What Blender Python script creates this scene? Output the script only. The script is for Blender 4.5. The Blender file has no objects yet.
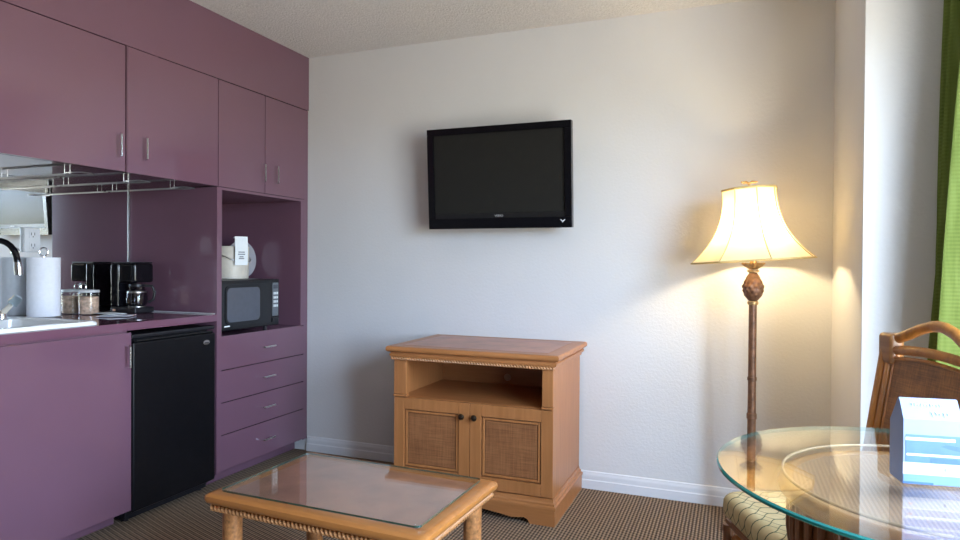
import bpy, bmesh, math, random
from mathutils import Vector, Matrix
random.seed(4)
PI = math.pi
sc = bpy.context.scene
COL = sc.collection

# ------------------------------------------------------------------ materials
def new_mat(name):
    m = bpy.data.materials.new(name); m.use_nodes = True
    nt = m.node_tree
    return m, nt, nt.nodes['Principled BSDF'], nt.nodes['Material Output']

def coords(nt, scale=(1, 1, 1), rot=(0, 0, 0)):
    tc = nt.nodes.new('ShaderNodeTexCoord'); mp = nt.nodes.new('ShaderNodeMapping')
    mp.inputs['Scale'].default_value = scale; mp.inputs['Rotation'].default_value = rot
    nt.links.new(tc.outputs['Object'], mp.inputs['Vector'])
    return mp.outputs['Vector']

def noise(nt, vec, scale, detail=3, rough=.55):
    n = nt.nodes.new('ShaderNodeTexNoise')
    n.inputs['Scale'].default_value = scale; n.inputs['Detail'].default_value = detail
    n.inputs['Roughness'].default_value = rough
    nt.links.new(vec, n.inputs['Vector'])
    return n.outputs['Fac']

def ramp(nt, fac, stops):
    r = nt.nodes.new('ShaderNodeValToRGB'); e = r.color_ramp.elements
    while len(e) < len(stops): e.new(.5)
    for el, (p, c) in zip(e, stops): el.position = p; el.color = (*c, 1)
    nt.links.new(fac, r.inputs['Fac'])
    return r.outputs['Color']

def bump(nt, b, h, strength, dist=.002):
    n = nt.nodes.new('ShaderNodeBump')
    n.inputs['Strength'].default_value = strength; n.inputs['Distance'].default_value = dist
    nt.links.new(h, n.inputs['Height']); nt.links.new(n.outputs['Normal'], b.inputs['Normal'])

def math_(nt, op, a, b=None, c=None):
    n = nt.nodes.new('ShaderNodeMath'); n.operation = op
    for i, v in enumerate((a, b, c)):
        if v is None: continue
        if isinstance(v, (int, float)): n.inputs[i].default_value = v
        else: nt.links.new(v, n.inputs[i])
    return n.outputs[0]

def plain(name, col, rough=.5, metal=0, var=.06, nscale=30, bs=0, bscale=200, bd=.001, coat=0, spec=.5, ior=1.5):
    m, nt, b, o = new_mat(name)
    v = coords(nt)
    f = noise(nt, v, nscale)
    lo = tuple(c*(1-var) for c in col); hi = tuple(min(1, c*(1+var)) for c in col)
    nt.links.new(ramp(nt, f, [(.3, lo), (.7, hi)]), b.inputs['Base Color'])
    b.inputs['Roughness'].default_value = rough; b.inputs['Metallic'].default_value = metal
    b.inputs['Specular IOR Level'].default_value = spec; b.inputs['IOR'].default_value = ior
    if coat: b.inputs['Coat Weight'].default_value = coat; b.inputs['Coat Roughness'].default_value = .04
    if bs: bump(nt, b, noise(nt, v, bscale, 4), bs, bd)
    return m

def wood(name, lo, hi, rough=.38, axis=0, coat=.15):
    m, nt, b, o = new_mat(name)
    s = [14, 14, 14]; s[axis] = 1.1
    v = coords(nt, tuple(s))
    f = noise(nt, v, 3.2, 6, .6)
    nt.links.new(ramp(nt, f, [(.28, lo), (.72, hi)]), b.inputs['Base Color'])
    b.inputs['Roughness'].default_value = rough
    b.inputs['Coat Weight'].default_value = coat; b.inputs['Coat Roughness'].default_value = .2
    bump(nt, b, f, .08, .001)
    return m

def weave(name, lo, hi, sx, sy, sz, rough=.55):
    """woven cane: product of two waves, colour mottled by noise"""
    m, nt, b, o = new_mat(name)
    v = coords(nt)
    sp = nt.nodes.new('ShaderNodeSeparateXYZ'); nt.links.new(v, sp.inputs[0])
    tot = None
    for ax, s in zip('XYZ', (sx, sy, sz)):
        if not s: continue
        w = math_(nt, 'SINE', math_(nt, 'MULTIPLY', sp.outputs[ax], s))
        tot = w if tot is None else math_(nt, 'MULTIPLY', tot, w)
    h = math_(nt, 'MULTIPLY_ADD', tot, .5, .5)
    mix = math_(nt, 'ADD', math_(nt, 'MULTIPLY', h, .45), math_(nt, 'MULTIPLY', noise(nt, v, 14, 5), .6))
    nt.links.new(ramp(nt, mix, [(.25, lo), (.8, hi)]), b.inputs['Base Color'])
    b.inputs['Roughness'].default_value = rough
    bump(nt, b, h, .5, .001)
    return m

def cane(name, lo, hi, sa, sb, rough=.5):
    m, nt, b, o = new_mat(name)
    h = math_(nt, 'MULTIPLY', math_(nt, 'ADD', noise(nt, coords(nt, sa), 1, 3), noise(nt, coords(nt, sb), 1, 3)), .5)
    k = math_(nt, 'ADD', math_(nt, 'MULTIPLY', h, .75), math_(nt, 'MULTIPLY', noise(nt, coords(nt), 9, 4), .25))
    nt.links.new(ramp(nt, k, [(.38, lo), (.62, hi)]), b.inputs['Base Color'])
    b.inputs['Roughness'].default_value = rough
    bump(nt, b, h, .4, .001)
    return m

def fresnel_fac(nt, ior=1.5):
    """Fresnel that is the same from both sides of a sheet"""
    g = nt.nodes.new('ShaderNodeNewGeometry'); f = nt.nodes.new('ShaderNodeFresnel')
    k = math_(nt, 'MULTIPLY_ADD', g.outputs['Backfacing'], 1/ior-ior, ior)
    nt.links.new(k, f.inputs['IOR'])
    return f.outputs[0]

def sheet_glass(name, tint, rough=0.0, ior=1.5):
    m, nt, b, o = new_mat(name); nt.nodes.remove(b)
    t = nt.nodes.new('ShaderNodeBsdfTransparent'); t.inputs[0].default_value = (*tint, 1)
    g = nt.nodes.new('ShaderNodeBsdfGlossy'); g.inputs['Roughness'].default_value = rough
    g.inputs['Color'].default_value = (1, 1, 1, 1)
    x = nt.nodes.new('ShaderNodeMixShader')
    nt.links.new(fresnel_fac(nt, ior), x.inputs[0]); nt.links.new(t.outputs[0], x.inputs[1]); nt.links.new(g.outputs[0], x.inputs[2])
    nt.links.new(x.outputs[0], o.inputs[0])
    return m

M = {}
M['wall'] = plain('wall_paint', (.672, .672, .680), .75, var=.015, nscale=3, bs=.35, bscale=70, bd=.004)
M['taupe'] = plain('unseen_wall_taupe', (.20, .175, .155), .8, var=.02, nscale=3)  # dark colour made up for the unseen walls, keeps reflections dim
M['ceiling'] = plain('popcorn_ceiling', (.78, .76, .74), .9, var=.07, nscale=90, bs=.9, bscale=110, bd=.012)
M['white_trim'] = plain('white_trim_paint', (.72, .74, .78), .4, var=.01)
M['purple'] = plain('mauve_laminate', (.160, .080, .116), .10, var=.03, nscale=2, bs=.012, bscale=25, spec=.85)
M['purple_gloss'] = plain('mauve_gloss_laminate', (.150, .066, .100), .035, var=.03, nscale=2)
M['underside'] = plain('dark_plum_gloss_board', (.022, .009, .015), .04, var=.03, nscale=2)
M['purple_dark'] = plain('painted_gap_shade', (.014, .006, .011), .6)  # shade of the door gaps painted into the carcass colour
M['mirror'] = plain('mirror_silver', (.86, .88, .88), 0.0, 1, var=0)
M['chrome'] = plain('chrome', (.90, .90, .92), .16, 1, var=.02)
M['steel'] = plain('brushed_steel', (.45, .45, .46), .3, 1, var=.05)
M['black_gloss'] = plain('black_gloss_plastic', (.005, .005, .007), .09, var=.1)
M['tv_bezel'] = plain('tv_bezel_plastic', (.003, .003, .005), .16, var=.1, spec=.35)
M['black'] = plain('black_plastic', (.010, .010, .013), .35, var=.15)
M['fridge'] = plain('black_textured_steel', (.0045, .0045, .006), .34, var=.2, bs=.12, bscale=300, spec=.3)
M['screen'] = plain('tv_screen_glass', (.021, .0205, .019), .07, var=.03, spec=.1)
M['grey_strip'] = plain('dark_grey_plastic', (.010, .010, .011), .3)
M['white_enamel'] = plain('white_enamel', (.80, .80, .80), .18, var=.01, coat=.5)
M['white_plastic'] = plain('white_plastic', (.60, .61, .63), .35, var=.02)
M['slot'] = plain('socket_slot', (.06, .06, .07), .5)
M['paper'] = plain('white_paper', (.78, .79, .85), .8, var=.03, nscale=60, bs=.2, bscale=150)
M['card'] = plain('white_card', (.74, .78, .80), .6, var=.03)
M['print'] = plain('grey_print', (.20, .21, .24), .7)
M['bucket'] = plain('cream_vinyl', (.60, .55, .47), .45, var=.06, nscale=25)
M['grommet'] = plain('grommet_plastic', (.55, .40, .30), .5)
M['mw_panel'] = plain('microwave_panel', (.12, .135, .155), .3)
M['mw_window'] = plain('microwave_window', (.080, .086, .108), .14, var=.05)
M['mw_door'] = plain('microwave_door', (.012, .013, .016), .22)
M['packets'] = plain('packet_paper', (.62, .42, .30), .7, var=.45, nscale=60)
M['clear'] = sheet_glass('clear_plastic', (.93, .94, .95), .05)
def lid_mat():
    m, nt, b, o = new_mat('cloudy_lid_plastic')
    b.inputs['Base Color'].default_value = (.42, .42, .46, 1); b.inputs['Roughness'].default_value = .25
    t = nt.nodes.new('ShaderNodeBsdfTransparent'); x = nt.nodes.new('ShaderNodeMixShader'); x.inputs[0].default_value = .12
    nt.links.new(b.outputs[0], x.inputs[1]); nt.links.new(t.outputs[0], x.inputs[2]); nt.links.new(x.outputs[0], o.inputs[0]); return m
M['frost'] = lid_mat()
M['glass'] = sheet_glass('clear_glass', (.96, .98, .97))
M['window_glass'] = sheet_glass('window_glass', (.97, .98, .98))
M['carafe'] = sheet_glass('carafe_glass', (.40, .42, .48), .02, 1.6)
def edge_glass():
    m, nt, b, o = new_mat('teal_glass_edge')
    b.inputs['Base Color'].default_value = (.010, .21, .195, 1); b.inputs['Roughness'].default_value = .08
    t = nt.nodes.new('ShaderNodeBsdfTransparent'); t.inputs[0].default_value = (.80, .93, .90, 1)
    g = nt.nodes.new('ShaderNodeNewGeometry'); x = nt.nodes.new('ShaderNodeMixShader')
    nt.links.new(math_(nt, 'MULTIPLY', g.outputs['Backfacing'], .8), x.inputs[0]); nt.links.new(b.outputs[0], x.inputs[1]); nt.links.new(t.outputs[0], x.inputs[2])
    nt.links.new(x.outputs[0], o.inputs[0]); return m
M['glass_edge'] = edge_glass()
M['dark_glass_edge'] = plain('green_glass_edge', (.010, .055, .042), .08, coat=1)
HON_LO, HON_HI = (.345, .131, .039), (.455, .184, .063)
M['wood_x'] = wood('honey_maple_along', HON_LO, HON_HI, axis=0)
M['wood_z'] = wood('honey_maple_upright', HON_LO, HON_HI, axis=2)
M['wood_y'] = wood('honey_maple_across', HON_LO, HON_HI, axis=1)
M['wood_dark'] = plain('painted_recess_shade', (.10, .04, .018), .5)  # dark brown standing in for shade in the door recesses
M['cane'] = cane('woven_cane', (.175, .064, .022), (.37, .152, .058), (320, 1, 9), (9, 1, 320))
M['table_wood'] = wood('amber_rattan_wood', (.36, .130, .027), (.48, .188, .048), .3, 0, .4)
M['table_wood_y'] = wood('amber_rattan_wood_across', (.36, .130, .027), (.48, .188, .048), .3, 1, .4)
M['table_leg'] = plain('mottled_rattan_post', (.38, .16, .055), .35, var=.45, nscale=70, bs=.3, bscale=60)
M['rope'] = plain('rope_trim', (.44, .20, .075), .45, var=.15)
M['leather'] = plain('tan_leatherette', (.40, .185, .120), .34, var=.22, nscale=11, bs=.12, bscale=120)
M['rattan'] = wood('rattan_pole', (.23, .080, .013), (.46, .175, .032), .35, 2, .15)
M['pale_rattan'] = plain('pale_rattan', (.40, .28, .17), .4)
M['rattan_wrap'] = wood('rattan_binding', (.17, .066, .017), (.34, .15, .045), .4, 0, .2)
M['rattan_dark'] = wood('dark_rattan', (.09, .028, .008), (.22, .076, .022), .35, 2, .1)
M['cane_back'] = cane('chair_cane', (.11, .040, .010), (.31, .130, .037), (300, 1, 25), (10, 1, 260))
M['cane_top'] = weave('table_cane_top', (.23, .125, .068), (.35, .205, .118), 700, 0, 0)
M['bronze'] = plain('antique_bronze', (.17, .080, .042), .42, .3, var=.35, nscale=45)
M['bronze_hi'] = plain('rubbed_bronze', (.50, .32, .14), .3, .55, var=.3, nscale=60)
M['knob'] = plain('dark_knob', (.06, .045, .03), .25, .8)
M['piping'] = plain('gold_piping', (.58, .45, .20), .6, var=.1)
M['blue_card'] = plain('pale_blue_card', (.21, .26, .43), .6, var=.02)
M['white_card'] = plain('bright_white_card', (.52, .53, .59), .6, var=.01)
M['blue_panel'] = plain('blue_print', (.065, .145, .36), .5, var=.12, nscale=25)
M['blue_deep'] = plain('deeper_blue_print', (.04, .11, .30), .4)
M['blue_pale'] = plain('pale_blue_print', (.13, .23, .46), .4)
M['orange'] = plain('orange_print', (.75, .42, .26), .6)
M['acrylic'] = sheet_glass('acrylic_knob', (.85, .92, .93), .05, 1.6)
M['frame_white'] = plain('window_frame_paint', (.75, .76, .76), .4, var=.01)

def carpet():
    m, nt, b, o = new_mat('loop_carpet')
    v = coords(nt)
    d = nt.nodes.new('ShaderNodeTexNoise'); d.inputs['Scale'].default_value = 25
    nt.links.new(v, d.inputs['Vector'])
    add = nt.nodes.new('ShaderNodeVectorMath'); add.operation = 'MULTIPLY_ADD'
    nt.links.new(d.outputs['Color'], add.inputs[0]); add.inputs[1].default_value = (.004, .008, 0); nt.links.new(v, add.inputs[2])
    sp = nt.nodes.new('ShaderNodeSeparateXYZ'); nt.links.new(add.outputs[0], sp.inputs[0])
    a = math_(nt, 'SINE', math_(nt, 'MULTIPLY', sp.outputs['X'], 2*PI/.0155))
    c = math_(nt, 'SINE', math_(nt, 'MULTIPLY', math_(nt, 'ADD', sp.outputs['Y'], math_(nt, 'MULTIPLY', sp.outputs['X'], .35)), 2*PI/.024))
    h = math_(nt, 'ADD', math_(nt, 'MULTIPLY', a, .36), math_(nt, 'MULTIPLY', c, .16))
    h = math_(nt, 'ADD', math_(nt, 'ADD', h, .27), math_(nt, 'MULTIPLY', noise(nt, v, 130, 2), .42))
    nt.links.new(ramp(nt, h, [(.12, (.062, .046, .036)), (.5, (.205, .148, .104)), (.95, (.37, .27, .19))]), b.inputs['Base Color'])
    b.inputs['Roughness'].default_value = .95; b.inputs['Specular IOR Level'].default_value = .1
    bump(nt, b, h, .7, .004)
    return m
M['carpet'] = carpet()

def shade_mat():
    m, nt, b, o = new_mat('lamp_shade_fabric'); nt.nodes.remove(b)
    v = coords(nt)
    c = ramp(nt, noise(nt, v, 20), [(.3, (.90, .76, .49)), (.7, (.93, .80, .54))])
    d = nt.nodes.new('ShaderNodeBsdfDiffuse'); t = nt.nodes.new('ShaderNodeBsdfTranslucent')
    nt.links.new(c, d.inputs[0]); nt.links.new(c, t.inputs[0])
    x = nt.nodes.new('ShaderNodeMixShader'); x.inputs[0].default_value = .5
    nt.links.new(d.outputs[0], x.inputs[1]); nt.links.new(t.outputs[0], x.inputs[2]); nt.links.new(x.outputs[0], o.inputs[0])
    return m
M['shade'] = shade_mat()

def bulb_mat():
    m, nt, b, o = new_mat('lit_bulb')
    b.inputs['Base Color'].default_value = (1, .9, .7, 1)
    b.inputs['Emission Color'].default_value = (1, .79, .46, 1)
    b.inputs['Emission Strength'].default_value = BULB
    return m
BULB = 390
M['bulb'] = bulb_mat()

def curtain_mat():
    m, nt, b, o = new_mat('green_curtain_fabric'); nt.nodes.remove(b)
    v = coords(nt)
    sp = nt.nodes.new('ShaderNodeSeparateXYZ'); nt.links.new(v, sp.inputs[0])
    w = math_(nt, 'SINE', math_(nt, 'MULTIPLY', sp.outputs['Z'], 2*PI/.012))
    w2 = math_(nt, 'SINE', math_(nt, 'MULTIPLY', sp.outputs['Y'], 2*PI/.010))
    f = math_(nt, 'ADD', math_(nt, 'MULTIPLY', math_(nt, 'MULTIPLY', w, w2), .12), noise(nt, coords(nt, (30, 30, 3)), 2, 3))
    c = ramp(nt, f, [(.2, (.12, .165, .036)), (.8, (.215, .275, .078))])
    d = nt.nodes.new('ShaderNodeBsdfDiffuse'); t = nt.nodes.new('ShaderNodeBsdfTranslucent')
    nt.links.new(c, d.inputs[0]); nt.links.new(c, t.inputs[0])
    x = nt.nodes.new('ShaderNodeMixShader'); x.inputs[0].default_value = .12
    nt.links.new(d.outputs[0], x.inputs[1]); nt.links.new(t.outputs[0], x.inputs[2]); nt.links.new(x.outputs[0], o.inputs[0])
    return m
M['curtain'] = curtain_mat()

def cushion_mat():
    """cream fabric with an olive overlapping-scallop line pattern"""
    m, nt, b, o = new_mat('scallop_cushion_fabric')
    v = coords(nt)
    sp = nt.nodes.new('ShaderNodeSeparateXYZ'); nt.links.new(v, sp.inputs[0])
    zz = math_(nt, 'MULTIPLY', sp.outputs['Z'], .8)
    px = math_(nt, 'MULTIPLY', sp.outputs['X'], 1/.043)
    py = math_(nt, 'MULTIPLY', math_(nt, 'SUBTRACT', sp.outputs['Y'], zz), 1/.062)
    bend = math_(nt, 'MULTIPLY', math_(nt, 'SINE', math_(nt, 'MULTIPLY', py, 2*PI)), .18)
    def line(e):
        fr = math_(nt, 'ABSOLUTE', math_(nt, 'SUBTRACT', math_(nt, 'FRACT', e), .5))
        return math_(nt, 'LESS_THAN', fr, .055)
    l1 = line(math_(nt, 'ADD', math_(nt, 'ADD', px, py), bend)); l2 = line(math_(nt, 'SUBTRACT', math_(nt, 'SUBTRACT', px, py), bend))
    k = math_(nt, 'MAXIMUM', l1, l2)
    base = ramp(nt, noise(nt, v, 18, 4), [(.3, (.42, .33, .17)), (.7, (.55, .45, .26))])
    mx = nt.nodes.new('ShaderNodeMix'); mx.data_type = 'RGBA'
    nt.links.new(k, mx.inputs[0]); nt.links.new(base, mx.inputs[6]); mx.inputs[7].default_value = (.085, .10, .052, 1)
    nt.links.new(mx.outputs[2], b.inputs['Base Color']); b.inputs['Roughness'].default_value = .8
    return m
M['cushion'] = cushion_mat()

# ------------------------------------------------------------------ mesh helpers
def merge(bm, tmp):
    me = bpy.data.meshes.new('t'); tmp.to_mesh(me); tmp.free(); bm.from_mesh(me); bpy.data.meshes.remove(me)

def box(bm, x0, x1, y0, y1, z0, z1, bev=0, seg=2, mi=0):
    t = bmesh.new()
    bmesh.ops.create_cube(t, size=1)
    for v in t.verts:
        v.co = Vector(((x0+x1)/2+v.co.x*(x1-x0), (y0+y1)/2+v.co.y*(y1-y0), (z0+z1)/2+v.co.z*(z1-z0)))
    if bev: bmesh.ops.bevel(t, geom=list(t.edges), offset=bev, segments=seg, profile=.5, affect='EDGES')
    for f in t.faces: f.material_index = mi
    merge(bm, t); return bm

def tube(bm, pts, r, n=10, closed=False, sq=(1, 1)):
    pts = [Vector(p) for p in pts]; N = len(pts)
    rs = list(r) if isinstance(r, (list, tuple)) else [r]*N
    T = []
    for i in range(N):
        a = pts[i-1] if (i or closed) else pts[i]; b = pts[(i+1) % N] if (i < N-1 or closed) else pts[i]
        T.append((b-a).normalized())
    up = Vector((0, 0, 1)) if abs(T[0].z) < .9 else Vector((1, 0, 0))
    u = (up - T[0]*up.dot(T[0])).normalized()
    rings = []
    for i in range(N):
        u = (u - T[i]*u.dot(T[i])).normalized(); w = T[i].cross(u)
        rings.append([bm.verts.new(pts[i]+(u*math.cos(2*PI*k/n)*sq[0]+w*math.sin(2*PI*k/n)*sq[1])*rs[i]) for k in range(n)])
    for i in range(N if closed else N-1):
        A, B = rings[i], rings[(i+1) % N]
        for k in range(n): bm.faces.new((A[k], A[(k+1) % n], B[(k+1) % n], B[k]))
    if not closed:
        bm.faces.new(rings[0][::-1]); bm.faces.new(rings[-1])
    return bm

def rope(bm, p0, p1, r, pitch=.02, lobes=2, n=12):
    p0, p1 = Vector(p0), Vector(p1); L = (p1-p0).length; d = (p1-p0)/L
    up = Vector((0, 0, 1)) if abs(d.z) < .9 else Vector((1, 0, 0)); w = d.cross(up).normalized(); u = w.cross(d)
    N = max(8, int(L/pitch*5)); prev = None
    for i in range(N+1):
        c = p0+d*L*i/N; tw = 2*PI*L*i/N/pitch/lobes
        ring = []
        for k in range(n):
            a = 2*PI*k/n; rr = r*(.78+.30*math.cos(lobes*(a-tw)))
            ring.append(bm.verts.new(c+(u*math.cos(a)+w*math.sin(a))*rr))
        if prev:
            for k in range(n): bm.faces.new((prev[k], prev[(k+1) % n], ring[(k+1) % n], ring[k]))
        else: bm.faces.new(ring[::-1])
        prev = ring
    bm.faces.new(prev); return bm

def lathe(bm, prof, c=(0, 0, 0), n=32, cap=True, rf=None):
    rings = []
    for j, (r, z) in enumerate(prof):
        rings.append([bm.verts.new((c[0]+(r*(rf(2*PI*k/n, j) if rf else 1))*math.cos(2*PI*k/n), c[1]+(r*(rf(2*PI*k/n, j) if rf else 1))*math.sin(2*PI*k/n), c[2]+z)) for k in range(n)])
    for A, B in zip(rings, rings[1:]):
        for k in range(n): bm.faces.new((A[k], A[(k+1) % n], B[(k+1) % n], B[k]))
    if cap:
        bm.faces.new(rings[0][::-1]); bm.faces.new(rings[-1])
    return bm

def prism(bm, pts, axis, a, b, bev=0):
    """2-D outline extruded along an axis: 'x' outline is (y,z), 'y' is (x,z), 'z' is (x,y)"""
    t = bmesh.new()
    def P(p, h): return {'x': (h, p[0], p[1]), 'y': (p[0], h, p[1]), 'z': (p[0], p[1], h)}[axis]
    A = [t.verts.new(P(p, a)) for p in pts]; B = [t.verts.new(P(p, b)) for p in pts]; n = len(pts)
    t.faces.new(A); t.faces.new(B[::-1])
    for k in range(n): t.faces.new((A[k], B[k], B[(k+1) % n], A[(k+1) % n]))
    bmesh.ops.recalc_face_normals(t, faces=t.faces)
    if bev: bmesh.ops.bevel(t, geom=list(t.edges), offset=bev, segments=2, profile=.5, affect='EDGES')
    merge(bm, t); return bm

def ball(bm, c, r, n=16, sz=(1, 1, 1)):
    t = bmesh.new(); bmesh.ops.create_uvsphere(t, u_segments=n, v_segments=max(6, n//2), radius=1)
    for v in t.verts: v.co = Vector((c[0]+v.co.x*r*sz[0], c[1]+v.co.y*r*sz[1], c[2]+v.co.z*r*sz[2]))
    merge(bm, t); return bm

def frame_sweep(bm, prof, x0, x1, y0, y1, axes='xyz'):
    """moulding: a profile [(out, z)] carried round a rectangle, mitred corners"""
    rings = []
    for o, z in prof:
        rings.append([bm.verts.new(p) for p in ((x0-o, y0-o, z), (x1+o, y0-o, z), (x1+o, y1+o, z), (x0-o, y1+o, z))])
    for A, B in zip(rings, rings[1:]):
        for k in range(4): bm.faces.new((A[k], A[(k+1) % 4], B[(k+1) % 4], B[k]))
    bm.faces.new(rings[0][::-1]); bm.faces.new(rings[-1])
    return bm

def BM(): return bmesh.new()

def link(name, bm, mats, parent=None, world=True, ang=32):
    """one mesh object; world=True when the coordinates are world ones"""
    if parent is not None and world:
        bmesh.ops.transform(bm, matrix=world_of(parent).inverted(), verts=bm.verts)
    bmesh.ops.recalc_face_normals(bm, faces=bm.faces)
    me = bpy.data.meshes.new(name); bm.to_mesh(me); bm.free()
    for m in (mats if isinstance(mats, (list, tuple)) else [mats]): me.materials.append(M[m])
    me.polygons.foreach_set('use_smooth', [True]*len(me.polygons))
    me.set_sharp_from_angle(angle=math.radians(ang))
    o = bpy.data.objects.new(name, me); COL.objects.link(o)
    if parent is not None: o.parent = parent
    wn = o.modifiers.new('face_weighted_normals', 'WEIGHTED_NORMAL'); wn.keep_sharp = True; wn.weight = 100
    return o

def world_of(o):
    m = o.matrix_basis.copy()
    while o.parent: o = o.parent; m = o.matrix_basis @ m
    return m

def thing(name, label, cat, loc=(0, 0, 0), rz=0, group=None, rot=None):
    o = bpy.data.objects.new(name, None); COL.objects.link(o); o.empty_display_size = .05
    o.location = loc; o.rotation_euler = rot or (0, 0, rz)
    o['label'] = label; o['category'] = cat
    if group: o['group'] = group
    return o

def tag(o, label, cat, group=None):
    o['label'] = label; o['category'] = cat
    if group: o['group'] = group
    return o

def struct(name, bm, m, parent=None):
    o = link(name, bm, m, parent)
    if parent is None: o['kind'] = 'structure'
    return o

def text_bm(s, size, mat4, depth=.0006, squeeze=1.0):
    cu = bpy.data.curves.new('t', 'FONT'); cu.body = s; cu.size = size; cu.extrude = depth/2; cu.align_x = 'CENTER'; cu.align_y = 'CENTER'
    ob = bpy.data.objects.new('t', cu); COL.objects.link(ob)
    dg = bpy.context.evaluated_depsgraph_get(); me = bpy.data.meshes.new_from_object(ob.evaluated_get(dg))
    bm = bmesh.new(); bm.from_mesh(me)
    for v in bm.verts: v.co.x *= squeeze
    bmesh.ops.transform(bm, matrix=mat4, verts=bm.verts)
    bpy.data.objects.remove(ob); bpy.data.curves.remove(cu); bpy.data.meshes.remove(me)
    return bm

def copy_tree(o, parent=None):
    c = o.copy(); COL.objects.link(c)
    if parent is not None: c.parent = parent
    for ch in list(o.children): copy_tree(ch, c)
    return c

# ------------------------------------------------------------------ camera
CAM = (648.81, -.3754, -.0099, .0068, 2.475, -3.3657, 1.172)
f, yaw, pitch, roll, cx, cy, cz = CAM
fw = Vector((math.sin(yaw)*math.cos(pitch), math.cos(yaw)*math.cos(pitch), math.sin(pitch)))
r = Vector((math.cos(yaw), -math.sin(yaw), 0)); u = r.cross(fw)
r2 = r*math.cos(roll)+u*math.sin(roll); u2 = -r*math.sin(roll)+u*math.cos(roll)
cd = bpy.data.cameras.new('camera'); cam = bpy.data.objects.new('camera', cd); COL.objects.link(cam)
cam.matrix_world = Matrix(((r2.x, u2.x, -fw.x, cx), (r2.y, u2.y, -fw.y, cy), (r2.z, u2.z, -fw.z, cz), (0, 0, 0, 1)))
cd.sensor_width = 36; cd.lens = f*36/960; cd.clip_start = .02
sc.camera = cam

# ------------------------------------------------------------------ the room
H = 2.44; XL = -.64; XR = 3.42; YR = -5.6; JX = 2.887; JY = -.76
WY0, WY1, WZ0, WZ1 = -3.12, -1.28, .10, 2.05            # window opening in the right wall

struct('floor', box(BM(), XL-.1, XR+.1, YR-.1, .1, -.1, 0), 'carpet')
struct('ceiling', box(BM(), XL-.1, XR+.1, YR-.1, .1, H, H+.1), 'ceiling')
struct('wall_back', box(BM(), XL-.1, XR+.1, 0, .1, 0, H), 'wall')
struct('wall_left', box(BM(), XL-.1, XL, YR, 0, 0, H), 'taupe')
b = BM()
box(b, XR, XR+.1, YR, WY0, 0, H); box(b, XR, XR+.1, WY1, 0, 0, H)
for a0, a1 in ((WY0, WY1),):
    box(b, XR, XR+.1, a0, a1, 0, WZ0); box(b, XR, XR+.1, a0, a1, WZ1, H)
struct('wall_right', b, 'taupe')
struct('wall_rear', box(BM(), XL-.1, XR+.1, YR-.1, YR, 0, H), 'taupe')
struct('wall_jog', box(BM(), JX, XR-.001, JY, -.001, .001, H-.001, .004), 'wall')
# windows
for name, a0, a1 in (('window_1', WY0, WY1),):
    b = BM(); m_ = (a0+a1)/2
    box(b, XR+.01, XR+.07, a0, a1, WZ0, WZ0+.05); box(b, XR+.01, XR+.07, a0, a1, WZ1-.05, WZ1)
    box(b, XR+.01, XR+.07, a0, a0+.05, WZ0+.05, WZ1-.05); box(b, XR+.01, XR+.07, a1-.05, a1, WZ0+.05, WZ1-.05)
    box(b, XR+.02, XR+.06, m_-.025, m_+.025, WZ0+.05, WZ1-.05); box(b, XR+.0202, XR+.0598, a0+.05, a1-.05, 1.30, 1.34)
    w = struct(name, b, 'frame_white')
    link('pane', box(BM(), XR+.038, XR+.042, a0+.05, a1-.05, WZ0+.05, WZ1-.05), 'window_glass', w)
# baseboards
def skirting(name, a, bb, axis, face, sgn):
    pr = [(0, .001), (.016, .001), (.016, .045), (.0125, .050), (.0125, .066), (.008, .076), (.006, .088), (0, .092)]
    struct(name, prism(BM(), [(face+sgn*o, z) for o, z in pr], axis, a, bb), 'white_trim')
skirting('baseboard_back', .002, JX-.001, 'x', -.001, -1)
skirting('baseboard_jog', JX-.0, XR-.002, 'x', JY-.001, -1)
skirting('baseboard_side', JY-.012, -.018, 'y', JX-.001, -1)
skirting('baseboard_right', YR+.002, JY-.018, 'y', XR-.001, -1)

# ------------------------------------------------------------------ kitchen run
def pull(name, parent, p, axis, L=.098, m='chrome', out=.032):
    """bent rectangular wire pull on a front that faces +X"""
    b = BM(); a = Vector((0, 0, L/2)) if axis == 'z' else Vector((0, L/2, 0)); p = Vector(p); o = Vector((out, 0, 0))
    pts = [p-a, p-a+o*.75, p-a*.93+o, p+a*.93+o, p+a+o*.75, p+a]
    tube(b, pts, .0048, 10, sq=(1, 1))
    ob = link(name, b, m, parent); return ob

def slab(name, parent, y0, y1, z0, z1, x1=0, th=.019, m='purple'):
    return link(name, box(BM(), x1-th, x1, y0, y1, z0, z1, .0018, 2), m, parent)

DZ0, DZ1 = 1.56, 2.108
# soffit above the doors
struct('trim_1', box(BM(), XL+.002, 0, -4.2, -.002, DZ1+.004, H-.001), 'purple')
# near upper cabinet
t = thing('upper_cabinet', 'mauve wall cabinet over the sink with one wide door standing slightly proud', 'cabinet', (-.3, -1.75, DZ0))
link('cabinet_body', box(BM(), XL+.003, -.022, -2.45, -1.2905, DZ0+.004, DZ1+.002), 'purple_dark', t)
link('face_frame_stile', box(BM(), -.006, -.001, -1.2955, -1.2905, DZ0, DZ1+.002), 'purple', t)
d = slab('door', t, -2.44, -1.307, DZ0, DZ1-.002, .006); pull('handle', d, (.006, -1.352, 1.667), 'z')
link('underside_panel', box(BM(), XL+.003, -.022, -2.45, -1.2905, DZ0, DZ0+.0035), 'underside', t)
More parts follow.
